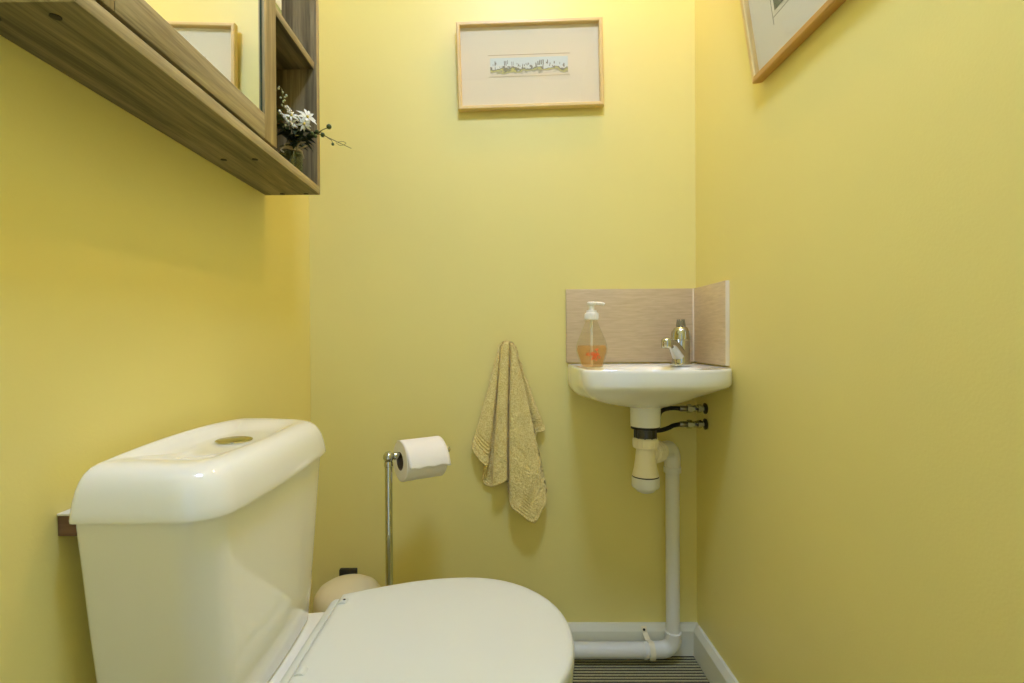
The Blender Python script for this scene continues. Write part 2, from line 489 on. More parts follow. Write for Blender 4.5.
g.build('downpipe', M['upvc'], trap)
zh = .0350
yh = 1.3335
pts = [(px_, yh, .080), (px_, yh, .070)]
for k in range(1, 9):
    a = PI/2*k/8
    pts.append((px_-.030*(1-math.cos(a)), yh, .067-.030*math.sin(a)))
pts.append((px_-.075, yh, zh))
g = G(); g.tube(pts, .0205, 24)
g.lathe([(.0198, .076), (.0208, .077), (.0208, .084), (.0185, .085)], (px_, yh, 0), n=28)
g.lathe([(.0205, 0), (.0214, .001), (.0214, .007), (.0205, .008)], (px_-.078, yh, zh), (1, 0, 0), n=28)
g.build('lower_elbow', M['upvc'], trap)
g = G(); g.tube([(px_-.07, yh, zh), (XL+.005, yh, zh)], .0200, 24)
g.build('floor_pipe', M['upvc'], trap)
# strap clip screwed to the skirting
g = G(); xc = .386
path = []
for k in range(13):
    a = R(150) - R(250)*k/12
    path.append((yh+.0218*math.sin(a-PI/2)*1.0, zh+.0218*math.cos(a-PI/2)))
path = [(1.3625, .080), (1.3618, .066), (1.352, .0580)]
for k in range(11):
    a = R(60)+R(190)*k/10
    path.append((yh+.0215*math.cos(a), zh+.0215*math.sin(a)))
r1, r2 = [], []
rings = []
for k, (yy, zz) in enumerate(path):
    sx = -.010*(1-min(1, k/5))
    nx = Vector((0, yy-yh, zz-zh)).normalized()*.0022
    c = Vector((xc+sx, yy, zz))
    rings.append([c+Vector((-.0068, 0, 0)), c+Vector((.0068, 0, 0)), c+Vector((.0068, 0, 0))+nx, c+Vector((-.0068, 0, 0))+nx])
cl = g.loft(rings).build('pipe_clip', M['upvcc'], trap)
g = G(); g.lathe([(0, 0), (.0034, 0), (.0030, .0016), (0, .002)], (xc-.010, 1.361, .0735), (0, -1, 0), n=16)
g.build('screw', M['dark'], cl)

# ------------------------------------------------------------------ water supply hoses with isolating valves
for k, (zv, lab, mid) in enumerate(((.668, 'upper braided hose and chrome valve under the basin, at the right wall', .672), (.628, 'lower braided hose and chrome valve under the basin, nearest the trap outlet', .626))):
    t = thing('water_supply_hose', (XR, 1.315, zv), lab, 'water pipe', 'supply hoses under the basin')
    yv = 1.315
    g = G(); g.lathe([(.014, 0), (.0145, .003), (.0105, .005), (.0075, .006)], (XR-.0005, yv, zv), (-1, 0, 0), n=20)
    g.build('wall_flange', M['darkmetal'], t)
    g = G(); g.lathe([(.0075, .004), (.0075, .012), (.0105, .0125), (.0105, .022), (.0085, .0225), (.0085, .030), (.0075, .031), (.0075, .037), (.0110, .0375), (.0110, .049), (.0070, .050)], (XR, yv, zv), (-1, 0, 0), n=6)
    g.build('isolating_valve', M['chrome'], t, sharp=20)
    g = G(); g.tube([(XR-.026, yv, zv), (XR-.026, yv-.012, zv)], .0035, 10)
    g.build('valve_screw', M['darkmetal'], t)
    g = G(); g.lathe([(.0065, 0), (.0075, .002), (.0075, .016), (.0062, .018)], (XR-.050, yv, zv), (-1, 0, 0), n=18)
    g.build('ferrule', M['steel'], t)
    if k == 0: pth = [(XR-.066, yv, zv), (XR-.085, yv, zv+.0015), (.418, 1.312, zv-.001), (.405, 1.308, zv-.008), (.397, 1.305, .645), (.397, 1.303, .69)]
    else: pth = [(XR-.066, yv, zv), (XR-.085, yv-.003, zv-.003), (.425, 1.305, .6205), (.40, 1.300, .6150), (.375, 1.296, .618), (.362, 1.298, .64), (.36, 1.30, .69)]
    g = G(); g.tube(smooth_path(pth, 8), .0056, 12)
    g.build('hose', M['dark'], t)

# ------------------------------------------------------------------ mixer tap
tapx, tapy, tapz = .4545, 1.298, .7790
tap = thing('basin_tap', (tapx, tapy, tapz), 'small chrome basin tap with a stubby spout, standing in front of the tile corner', 'tap')
g = G(); g.lathe([(.0265, 0), (.0275, .002), (.0275, .005), (.0255, .0075), (.022, .008)], (tapx, tapy, tapz), n=36)
g.build('base_flange', M['chrome'], tap)
g = G(); g.lathe([(.0222, .007), (.0218, .03), (.0216, .058), (.0218, .064)], (tapx, tapy, tapz), n=36)
g.build('body', M['chrome'], tap)
g = G(); g.lathe([(.0218, .0645), (.0228, .0655), (.0232, .069), (.0226, .078), (.0205, .088), (.0165, .0955), (.0105, .0995)], (tapx, tapy, tapz), n=36)
for k in range(9):
    a = 2*PI*k/9
    g.tube([(tapx+.0230*math.cos(a), tapy+.0230*math.sin(a), tapz+.069), (tapx+.0205*math.cos(a), tapy+.0205*math.sin(a), tapz+.087)], .0016, 6)
g.build('handle', M['chrome2'], tap)
g = G(); g.lathe([(.0106, .0985), (.0096, .105), (.0088, .1125), (.0066, .1130)], (tapx, tapy, tapz), n=24)
for k in range(8):
    a = 2*PI*k/8
    c = Vector((math.cos(a), math.sin(a), 0)); o_ = Vector((tapx, tapy, tapz))
    g.tube([o_+c*.0098+Vector((0, 0, .0995)), o_+c*.0086+Vector((0, 0, .109)), o_+c*.0082+Vector((0, 0, .1172))], [.0030, .0026, .0016], 8)
g.build('handle_crown', M['steel'], tap)
sd = Vector((-.72, -.70, 0)).normalized()
base = Vector((tapx, tapy, tapz))
pts = smooth_path([base+sd*.012+Vector((0, 0, .030)), base+sd*.028+Vector((0, 0, .044)), base+sd*.046+Vector((0, 0, .056)), base+sd*.068+Vector((0, 0, .0575))], 6)
g = G(); g.tube(pts, [.0185-.0085*i/(len(pts)-1) for i in range(len(pts))], 20)
sp_ = g.build('spout', M['chrome'], tap)
e = base+sd*.071+Vector((0, 0, .0640))
g = G(); g.lathe([(.004, -.019), (.0128, -.018), (.0140, -.014), (.0143, -.0065)], e, (0, 0, 1), n=28)
g.lathe([(.0140, -.0060), (.0146, -.003), (.0138, .002), (.010, .006), (.0035, .0078), (0, .008)], e, (0, 0, 1), n=28)
g.build('aerator', M['chrome'], sp_)

# ------------------------------------------------------------------ liquid soap bottle
sx, sy, sz = .2180, 1.235, .7808
soap = thing('soap_dispenser', (sx, sy, sz), 'clear pear shaped soap bottle with orange liquid and white pump, on the basin rim', 'soap dispenser')
def soft_ring(r, z, q=.0):
    """round at q=0, squarish at q=1"""
    out = []; e = 2+3*q
    for j in range(32):
        a = 2*PI*j/32 + PI/4*0
        c, s = math.cos(a), math.sin(a)
        k = (abs(c)**e+abs(s)**e)**(-1/e)
        out.append(Vector((sx+r*k*c, sy+r*k*s, sz+z)))
    return out
bp_ = [(.0225, 0.0, .9), (.0250, .0015, .9), (.0262, .006, .75), (.0300, .018, .45), (.0345, .030, .2), (.0372, .041, .05), (.0365, .052, 0), (.0320, .066, 0), (.0245, .084, 0), (.0178, .100, 0), (.0145, .109, 0), (.0138, .116, 0)]
G().loft([soft_ring(r, z, q) for r, z, q in bp_], True, False).build('bottle', M['bottle'], soap)
lq = [(max(.004, r-.0022), z+.002, q) for r, z, q in bp_ if z < .052] + [(.0328, .0515, 0)]
G().loft([soft_ring(r, z, q) for r, z, q in lq]).build('liquid_soap', M['liquid'], soap)
G().tube([(sx, sy, sz+.004), (sx, sy, sz+.118)], .0032, 10).build('dip_tube', M['pump'], soap)
g = G(); g.lathe([(.0150, .113), (.0162, .1145), (.0162, .128), (.0150, .130), (.0125, .131), (.0120, .136), (.0060, .137)], (sx, sy, sz), n=30)
for k in range(20):
    a = 2*PI*k/20
    g.tube([(sx+.0162*math.cos(a), sy+.0162*math.sin(a), sz+.116), (sx+.0162*math.cos(a), sy+.0162*math.sin(a), sz+.127)], .0008, 5)
g.build('pump_collar', M['pump'], soap)
g = G(); g.lathe([(.0065, .136), (.0068, .1475), (.0105, .150), (.0110, .1545), (.0085, .157), (0, .1575)], (sx, sy, sz), n=24)
g.tube(smooth_path([(sx-.008, sy, sz+.1535), (sx+.01, sy, sz+.1535), (sx+.024, sy-.004, sz+.1525), (sx+.030, sy-.005, sz+.150)], 4), .0036, 10)
g.build('pump_head', M['pump'], soap)
# coral-like branching print on the front of the bottle
g = G(); random.seed(3)
def branch(p, a, l, w, dpt):
    q = (p[0]+l*math.sin(a), p[1]+l*math.cos(a))
    def onb(t):
        rr = lerpt([(z, r) for r, z, _ in bp_], t[1])+.0004
        ph = t[0]/rr
        return Vector((sx+rr*math.sin(ph), sy-rr*math.cos(ph), sz+t[1]))
    g.tube([onb(p), onb(((p[0]+q[0])/2, (p[1]+q[1])/2)), onb(q)], w, 6)
    if dpt > 0:
        for da in (-.65, .1, .7):
            branch(q, a+da+random.uniform(-.2, .2), l*.72, w*.85, dpt-1)
for k in range(11):
    branch((random.uniform(-.010, .014), random.uniform(.014, .036)), random.uniform(-1.2, 1.2), .0050, .0007, 2)
g.build('coral_motif', M['coral'], soap)

# ------------------------------------------------------------------ framed picture on the back wall
X0, X1, Z0, Z1 = -.109, .276, 1.462, 1.689
pic = thing('framed_picture', ((X0+X1)/2, YB, Z0), 'landscape maple frame with cream mount and tiny strip print, high on the back wall', 'picture', 'framed pictures')
def frame_bars(g, u0, u1, v0, v1, w, P, dp=.018, mih=0, miv=1):
    """mitred four-bar frame; P(u,v,d) gives the world point, d = distance off the wall"""
    prof = [(0, 0), (0, dp-.002), (.002, dp), (w-.002, dp), (w, dp-.002), (w, .004)]
    cor = [(u0, v0, 1, 1), (u1, v0, -1, 1), (u1, v1, -1, -1), (u0, v1, 1, -1)]
    for i in range(4):
        a = cor[i]; b = cor[(i+1) % 4]
        rings = [[P(c[0]+c[2]*k, c[1]+c[3]*k, dd) for k, dd in prof] for c in (a, b)]
        g.loft(rings, mi=mih if i % 2 == 0 else miv)
PB = lambda u, v, dd: Vector((u, YB-.006-dd + .010*(v-Z1)/(Z1-Z0)*-0.0, v))
g = G(); frame_bars(g, X0, X1, Z0, Z1, .0100, PB)
g.build('frame', [M['maple'], M['maplez']], pic, sharp=20)
G().box((X0+.006, YB-.010, Z0+.006), (X1-.006, YB-.004, Z1-.006)).build('mount', M['mat'], pic)
G().box((X0+.010, YB-.0165, Z0+.010), (X1-.010, YB-.0150, Z1-.010)).build('glass_pane', M['clear'], pic)
pu0, pu1, pv0, pv1 = -.026, .189, 1.549, 1.604
pr_ = G().box((pu0, YB-.0112, pv0), (pu1, YB-.0098, pv1)).build('print', M['mat'], pic)
G().box((pu0+.004, YB-.0116, pv0+.005), (pu1-.005, YB-.0110, pv1-.007)).build('landscape', M['print'], pr_)
g = G(); random.seed(5)
for k in range(60):      # little ink marks: trees and huts along the horizon
    u = random.uniform(pu0+.008, pu1-.010); v = pv0+.024+random.uniform(-.012, .008)
    h = random.uniform(.0015, .006) if random.random() < .75 else .010
    w = random.uniform(.0005, .0014)
    g.box((u-w, YB-.01185, v), (u+w, YB-.0115, v+h))
for u in (-.009, .016, .020, .110, .114, .119):
    g.box((u-.0012, YB-.01185, pv0+.028), (u+.0012, YB-.0115, pv0+.040))
g.build('ink_marks', M['darkmetal'] if False else simple('sepia_ink', (142, 136, 116), .9), pr_)
g = G()                                       # cut edge of the mount around the print
g.box((pu0-.001, YB-.0114, pv1), (pu1+.001, YB-.0100, pv1+.0012))
g.build('mount_cut', simple('mount_cut_edge', (176, 150, 104), .8), pr_)

pic.rotation_euler = (.035, -.024, 0)      # hangs a touch crooked, leaning off the wall at the top

# ------------------------------------------------------------------ framed picture on the right wall, leaning off the wall at the top
ly0, ly1, lz0, lz1 = .600, 1.026, 1.357, 1.790
lean = R(8.5)
rp = thing('framed_picture', (XR, (ly0+ly1)/2, lz0), 'honey maple framed picture with white mount on the right wall, only its lower corner showing', 'picture', 'framed pictures')
def PR(u, v, dd):
    h = v-lz0
    return Vector((XR-.002 - h*math.sin(lean) - dd*math.cos(lean), u, lz0 + h*math.cos(lean) - dd*math.sin(lean)))
g = G(); frame_bars(g, ly0, ly1, lz0, lz1, .012, PR, .020)
g.build('frame', [M['mapley'], M['maplez']], rp, sharp=20)
def plate(g, u0, u1, v0, v1, d0, d1, P):
    g.loft([[P(u0, v0, dd), P(u1, v0, dd), P(u1, v1, dd), P(u0, v1, dd)] for dd in (d0, d1)])
    return g
plate(G(), ly0+.006, ly1-.006, lz0+.006, lz1-.006, .002, .009, PR).build('mount', M['matw'], rp, sharp=20)
plate(G(), ly0+.010, ly1-.010, lz0+.010, lz1-.010, .0155, .017, PR).build('glass_pane', M['clear'], rp, sharp=20)
au0, au1, av0, av1 = ly0+.095, .936, 1.446, lz1-.09
g = G(); plate(g, au0, au1, av0, av1, .009, .0098, PR)
ar = g.build('print', M['artdark'], rp, sharp=20)
g = G()
for e in (.009,):
    plate(g, au0-e, au1+e, av0-e-.0006, av0-e+.0006, .009, .0094, PR); plate(g, au0-e, au1+e, av1+e-.0006, av1+e+.0006, .009, .0094, PR)
    plate(g, au1+e-.0007, au1+e+.0007, av0-e-.012, av1+e, .009, .0094, PR); plate(g, au0-e-.0006, au0-e+.0006, av0-e, av1+e, .009, .0094, PR)
g.build('pencil_border', M['pencil'], ar, sharp=20)

# ------------------------------------------------------------------ mirrored wall cabinet
CX0, CX1 = XL+.001, -.3945        # wall side, front
CY0, CY1 = .475, 1.121
CZ0, CZ1 = 1.168, 1.760
BT = .016
cab = thing('mirror_cabinet', ((CX0+CX1)/2, (CY0+CY1)/2, CZ0), 'oak effect wall cabinet with framed mirror door and open end shelves, on the left wall', 'cabinet')
DYE = .905        # door / open shelf division
bpn = G().box((CX0, CY0+.001, CZ0), (CX1-.001, CY1, CZ0+BT)).build('bottom_panel', M['wood'], cab, sharp=25)
G().box((CX1-.001, CY0, CZ0), (CX1, CY1, CZ0+BT), .0003).build('lit_edge', M['wooddoor'], bpn, sharp=25)  # board edge facing the light, its brightness put into a lighter oak
G().box((CX0, CY0, CZ0), (CX1-.001, CY0+.001, CZ0+BT), .0003).build('lit_edge', M['wooddoor'], bpn, sharp=25)
G().box((CX0, CY0, CZ1-BT), (CX1, CY1, CZ1), .0008).build('top_panel', M['wood'], cab, sharp=25)
spn = G().box((CX0, CY1-BT, CZ0+BT), (CX1-.001, CY1, CZ1-BT)).build('side_panel', M['woodv'], cab, sharp=25)
G().box((CX1-.001, CY1-BT, CZ0+BT), (CX1, CY1, CZ1-BT), .0003).build('lit_edge', M['wooddoorv'], spn, sharp=25)
G().box((CX0, CY0, CZ0+BT), (CX1-.019, CY0+BT, CZ1-BT), .0006).build('side_panel', M['woodv'], cab, sharp=25)
G().box((CX0, DYE-BT-.004, CZ0+BT), (CX1-.019, DYE-.004, CZ1-BT), .0006).build('divider', M['woodv'], cab, sharp=25)
G().box((CX0, CY0+BT, CZ0+BT), (CX0+.004, CY1-BT, CZ1-BT)).build('back_panel', M['woodv'], cab, sharp=25)
SZ = 1.434
shf = G().box((CX0+.004, DYE-.004, SZ), (CX1-.007, CY1-BT, SZ+.015)).build('shelf', M['wood'], cab, sharp=25)
G().box((CX1-.007, DYE-.004, SZ), (CX1-.006, CY1-BT, SZ+.015), .0003).build('lit_edge', M['wooddoor'], shf, sharp=25)
door = thing('door', (0, 0, 0), None, None)
bpy.data.objects.remove(door)
# door: four frame members in one mesh round the mirror
dz0, dz1 = CZ0+BT+.0055, CZ1-BT-.003
dy0, dy1 = CY0+.001, DYE
my0, my1, mz0, mz1 = .525, .860, 1.231, CZ1-BT-.055
g = G()
xa, xb = CX1-.018, CX1
g.box((xa, dy0, dz0), (xb, my0-.0006, dz1), .0012, mi=1)
g.box((xa, my1, dz0), (xb, dy1, dz1), .0012, mi=1)
g.box((xa, my0, dz0), (xb, my1-.0006, mz0), .0012)
g.box((xa, my0, mz1), (xb, my1-.0006, dz1), .0012)
g.box((xa, my0, mz0), (xa+.003, my1, mz1))
door = g.build('door', [M['wooddoor'], M['wooddoorv']], cab, sharp=25)
# the glass sits in the frame's rebate, a little deeper at its far edge
mxa, mxb = CX1-.0018, CX1-.0052
def mq(x0, x1): return [Vector((x0, my0+.0003, mz0+.0003)), Vector((x1, my1-.0003, mz0+.0003)), Vector((x1, my1-.0003, mz1-.0003)), Vector((x0, my0+.0003, mz1-.0003))]
G().loft([mq(xa+.0032, xa+.0032), mq(mxa, mxb)]).build('mirror', M['mirror'], door, sharp=20)
G().box((mxb, my1-.0032, mz0), (mxb+.0012, my1-.0004, mz1)).build('mirror_edge', M['mirroredge'], door, sharp=20)
# screw caps in the underside
for (xx, yy) in ((-.432, .497), (-.492, .497), (-.430, .897), (-.485, .897), (-.422, 1.112), (-.474, 1.112)):
    g = G(); g.lathe([(0, 0), (.0052, 0), (.0052, .0010), (.0036, .0014), (0, .0014)], (xx, yy, CZ0+.0002), (0, 0, -1), n=18)
    g.build('screw_cap', M['dark'], bpn)

# white and green carton standing on the upper open shelf
ct = thing('carton', (-.445, .936, SZ+.015), 'white carton with a green foot standing on the upper open shelf of the cabinet', 'box')
G().box((-.490, .912, SZ+.033), (-.407, .960, SZ+.155), .002).build('carton_body', M['carton'], ct, sharp=25)
G().box((-.490, .912, SZ+.0152), (-.407, .960, SZ+.033), .002).build('carton_foot', M['cartong'], ct, sharp=25)

# ------------------------------------------------------------------ glass jar and its flowers on the lower shelf
jx, jy, jz = -.430, 1.050, CZ0+BT
jar = thing('glass_jar', (jx, jy, jz), 'small glass jar tied with twine on the bottom of the open cabinet end', 'vase')
g = G(); g.lathe([(.018, .0005), (.0225, .001), (.0245, .004), (.0245, .042), (.0215, .050), (.0205, .053), (.0215, .055), (.0215, .060), (.0200, .060), (.0192, .053), (.0228, .042), (.0228, .004), (0, .003)], (jx, jy, jz), n=32, cap1=False)
g.build('jar_body', M['jarglass'], jar)
G().lathe([(0, .0035), (.0222, .0045), (.0222, .030), (0, .030)], (jx, jy, jz), n=28).build('water', M['water'], jar)
g = G()
for hz in (.0515, .054):
    g.tube([(jx+.0222*math.cos(2*PI*k/24), jy+.0222*math.sin(2*PI*k/24), jz+hz) for k in range(25)], .0013, 6)
kx, ky, kz = jx+.019, jy-.014, jz+.0525
g.ball((kx, ky, kz), .003, 8)
g.tube(smooth_path([(kx, ky, kz), (kx-.014, ky-.012, kz+.002), (kx-.026, ky-.016, kz-.006), (kx-.02, ky-.016, kz-.012)], 6), .0013, 6)
g.tube(smooth_path([(kx, ky, kz), (kx+.006, ky-.004, kz+.010), (kx+.018, ky+.004, kz+.016), (kx+.022, ky+.008, kz+.013), (kx+.010, ky+.002, kz+.004), (kx, ky, kz)], 6), .0015, 6)
g.tube(smooth_path([(kx, ky, kz), (kx-.008, ky-.006, kz+.009), (kx-.02, ky-.012, kz+.006), (kx-.014, ky-.01, kz-.002), (kx, ky, kz)], 6), .0015, 6)
g.tube(smooth_path([(kx, ky, kz), (kx+.008, ky+.004, kz-.006), (kx+.011, ky+.008, kz-.016)], 6), .0013, 6)
g.build('twine_bow', M['twine'], jar)
mouth = Vector((jx, jy, jz+.055))
def leafquad(g, p, d, up, l, w, mi=0, curl=.15):
    """a pointed leaf blade with a fold along its midrib"""
    d = Vector(d).normalized(); s = d.cross(Vector(up)).normalized(); n = s.cross(d)
    mid, le, ri = [], [], []
    for k in range(6):
        t = k/5; ww = w*math.sin(PI*(t**.8))*.5 if 0 < k < 5 else 0.0004
        c = Vector(p)+d*l*t - n*(curl*l*t*t)
        mid.append(c); le.append(c+s*ww+n*ww*.35); ri.append(c-s*ww+n*ww*.35)
    vs = mid+le+ri; fs = []
    for k in range(5):
        fs += [(k, k+1, 6+k+1, 6+k), (k+1, k, 12+k, 12+k+1)]
    g.add(vs, fs, mi)
def stem_curve(tip, sag=.0, r=.0011, seed=0):
    rnd = random.Random(seed)
    base = mouth + Vector((rnd.uniform(-.011, .011), rnd.uniform(-.011, .011), -.045))
    mid = mouth + Vector((rnd.uniform(-.009, .009), rnd.uniform(-.009, .009), .002))
    tip = Vector(tip); m2 = mid.lerp(tip, .55)+Vector((0, 0, .006+sag))
    return smooth_path([base, mid, m2, tip], 6)
def daisy(tip, face, r, label, seed, n=9, closed=.0):
    t = thing('white_flower', tip, label, 'flower', 'white flowers in the glass jar')
    G().tube(stem_curve(tip, seed=seed), .0010, 6).build('stem', M['stem'], t)
    f = Vector(face).normalized(); a = f.orthogonal().normalized(); b = f.cross(a); g = G()
    rnd = random.Random(seed)
    for k in range(n):
        th = 2*PI*k/n + rnd.uniform(-.2, .2)
        d = (a*math.cos(th)+b*math.sin(th)+f*(.15+closed)).normalized()
        leafquad(g, Vector(tip)+d*.002, (d+Vector((rnd.uniform(-.3,.3), rnd.uniform(-.3,.3), rnd.uniform(-.3,.3)))).normalized(), f, r*rnd.uniform(.6, 1.2), r*.38, curl=rnd.uniform(.1,.6))
    g.build('petals', M['petal'], t, fix=False)
    G().ball(Vector(tip)+f*.0012, .0028, 10).build('flower_centre', M['yolk'], t)
daisy((-0.387, 1.030, 1.299), (.55, -.8, .25), .017, 'largest white flower, highest in the glass jar on the cabinet shelf', 1, 10)
daisy((-0.391, 1.022, 1.282), (.5, -.85, -.35), .013, 'white drooping flower facing down below the largest bloom in the jar', 2, 8)
daisy((-0.413, 1.015, 1.295), (.2, -.9, .4), .012, 'white flower to the left of the largest bloom in the jar', 3, 7, .3)
daisy((-0.415, 1.020, 1.282), (.1, -.9, .1), .012, 'lower left white flower just above the twine bow', 4, 7, .2)
# fluffy white spikes
for tip, lab, sd_ in (((-0.421, 1.010, 1.311), 'upper curved spike of tiny white buds rising left in the jar', 11), ((-0.431, 1.005, 1.299), 'lower curved spike of tiny white buds leaning left in the jar', 12)):
    t = thing('bud_spike', tip, lab, 'flower', 'bud spikes in the glass jar')
    pth = stem_curve((tip[0]+.022, tip[1]+.012, tip[2]-.022), seed=sd_)
    spike = smooth_path([pth[-1], Vector(tip)+Vector((.010, .005, -.014)), Vector(tip)], 6)
    G().tube(pth+spike[1:], .0009, 6).build('stem', M['stem'], t)
    g = G(); rnd = random.Random(sd_)
    for p in spike:
        for q in range(4):
            g.ball(p+Vector((rnd.uniform(-.0028, .0028), rnd.uniform(-.0028, .0028), rnd.uniform(-.0028, .0028))), rnd.uniform(.0013, .0024), 6)
    g.build('buds', M['petal'], t)
# tall bud sprig
t = thing('bud_sprig', (-0.429, 1.025, 1.339), 'tall sprig of pale green buds standing highest at the left of the jar', 'flower')
pth = stem_curve((-0.432, 1.012, 1.349), seed=21)
G().tube(pth, .0009, 6).build('stem', M['stem'], t)
g = G(); rnd = random.Random(4)
for k in range(24):
    p = pth[min(len(pth)-1, 9+k*(len(pth)-9)//24)]
    g.ball(p+Vector((rnd.uniform(-.006, .006), rnd.uniform(-.006, .006), rnd.uniform(-.004, .006))), rnd.uniform(.0014, .0027), 6)
g.build('buds', M['bud'], t)
# dark foliage sprigs
fol = [((-.388, 1.030, 1.255), 'dark cut leaf hanging over the right of the jar rim', 31, 'leaf', .034),
       ((-.398, 1.008, 1.262), 'dark leaf cluster at the front of the jar, under the white flowers', 32, 'leaf', .030),
       ((-.428, 1.005, 1.270), 'dark leaf cluster at the front left of the jar', 33, 'leaf', .028),
       ((-.445, 1.010, 1.292), 'grey green leafy sprig at the far left of the jar, against the door edge', 34, 'leafl', .018),
       ((-.452, 1.030, 1.318), 'upright grey green sprig behind the bud spikes in the jar', 35, 'leafl', .016),
       ((-.405, 1.060, 1.288), 'dark leafy sprig behind the largest white flower', 36, 'leaf', .024)]
for tip, lab, sd_, mk, ll in fol:
    t = thing('leafy_sprig', tip, lab, 'foliage', 'leafy sprigs in the glass jar')
    pth = stem_curve(tip, seed=sd_)
    G().tube(pth, .0010, 6).build('stem', M['stem'], t)
    g = G(); rnd = random.Random(sd_)
    for k in range(15):
        p = pth[min(len(pth)-1, 8+k*(len(pth)-8)//15)]
        d = (pth[-1]-pth[-6]).normalized()*.6 + Vector((rnd.uniform(-1, 1), rnd.uniform(-1, .6), rnd.uniform(-.7, .7)))
        leafquad(g, p, d, (0, .3, 1), ll*rnd.uniform(.6, 1.1), ll*.36, curl=.3)
    g.build('leaves', M[mk], t, fix=False)
# berry twig reaching out past the cabinet end
t = thing('berry_twig', (-.36, 1.03, 1.27), 'thin twig with round green berries reaching out of the jar past the cabinet edge', 'foliage')
tw = smooth_path([mouth+Vector((.004, 0, -.04)), mouth+Vector((.008, -.004, .004)), (-.388, 1.03, 1.260), (-.362, 1.03, 1.264), (-.341, 1.03, 1.255), (-.316, 1.03, 1.243), (-.299, 1.03, 1.235)], 7)
g = G(); g.tube(tw, [.0013-.0008*i/(len(tw)-1) for i in range(len(tw))], 6)
g.tube(smooth_path([(-.371, 1.03, 1.263), (-.358, 1.028, 1.271), (-.3435, 1.026, 1.276)], 5), .0009, 6)
g.tube([(-.348, 1.03, 1.258), (-.338, 1.029, 1.251), (-.3365, 1.029, 1.246)], .0007, 6)
g.tube(smooth_path([(-.327, 1.03, 1.248), (-.316, 1.03, 1.249), (-.310, 1.03, 1.245), (-.321, 1.03, 1.241), (-.330, 1.03, 1.247)], 5), .0005, 5)
g.build('stem', M['stem'], t)
for c, r_ in (((-.3425, 1.026, 1.2775), .0052), ((-.356, 1.028, 1.262), .0046), ((-.3360, 1.029, 1.2435), .0030), ((-.367, 1.026, 1.268), .0040), ((-.369, 1.024, 1.258), .0038), ((-.376, 1.024, 1.264), .0036)):
    G().ball(c, r_, 12).build('berry', M['berry'], t)

# ------------------------------------------------------------------ towel hook and hand towel
HX, HZ = .0135, .838
hk = thing('towel_hook', (HX, YB, HZ), 'small wall peg on the back wall, hidden under the hanging towel top', 'hook')
G().lathe([(.017, 0), (.018, .002), (.014, .005)], (HX, YB, HZ-.012), (0, -1, 0), n=24).build('back_plate', M['chrome'], hk)
G().lathe([(.006, .004), (.006, .020), (.009, .024), (.007, .029), (0, .030)], (HX, YB, HZ-.012), (0, -1, 0), n=20).build('peg', M['chrome'], hk)
KS = .00262
def TXY(px, py): return ((px-501.5)*KS, CAMZ-(py-337)*KS)
# stations across the cloth: (top px,py,depth) (bottom px,py,depth): left fold, hollow, middle fold, hollow, right fold, tail
st = [((498.6, 350, .014), (471.0, 448, .010)), ((498.8, 347, .022), (471.5, 450.5, .020)), ((499.3, 346, .030), (477.0, 458, .030)), ((500.2, 347, .032), (485.5, 466, .030)),
      ((500.8, 352, .022), (488.0, 464, .016)), ((500.6, 354, .014), (482.0, 484, .009)), ((500.4, 354, .012), (490.0, 490, .008)), ((500.4, 353, .016), (493.5, 488, .014)),
      ((500.8, 350, .032), (491.3, 486.5, .034)), ((503.0, 345, .041), (496.0, 484.0, .046)), ((507.5, 344, .043), (502.5, 481.5, .046)), ((509.9, 348, .036), (506.5, 479.5, .038)),
      ((510.4, 353, .022), (507.5, 482, .014)), ((510.6, 354, .022), (508.3, 498, .014)), ((510.9, 352, .036), (508.8, 502, .038)), ((512.2, 348, .044), (512.0, 507, .050)),
      ((515.0, 348, .044), (522.0, 514, .056)), ((516.6, 351, .040), (533.0, 521.0, .052)), ((517.6, 355, .034), (540.0, 512.0, .046)), ((518.2, 358, .026), (546.0, 494, .034)), ((517.8, 359, .016), (535.0, 452, .014)),
      ((518.0, 358, .014), (537.0, 434, .018)), ((518.6, 358, .016), (541.5, 433, .021)), ((519.2, 359, .010), (546.0, 431.5, .012))]
NU, NV = 8, 190
def cat(a, b, c, d_, t): return .5*((2*b)+(c-a)*t+(2*a-5*b+4*c-d_)*t*t+(3*b-a-3*c+d_)*t**3)
def sampled(idx):
    S = [Vector(s[idx]) for s in st]; S = [S[0]] + S + [S[-1]]; out = []
    for i in range(1, len(S)-2):
        for k in range(NU):
            t = k/NU; out.append(Vector(cat(S[i-1][c], S[i][c], S[i+1][c], S[i+2][c], t) for c in range(3)))
    out.append(S[-2]); return out
tp, bt_ = sampled(0), sampled(1)
apex = Vector((507.3, 341.5, .030)); NCOL = len(tp)
grid = []
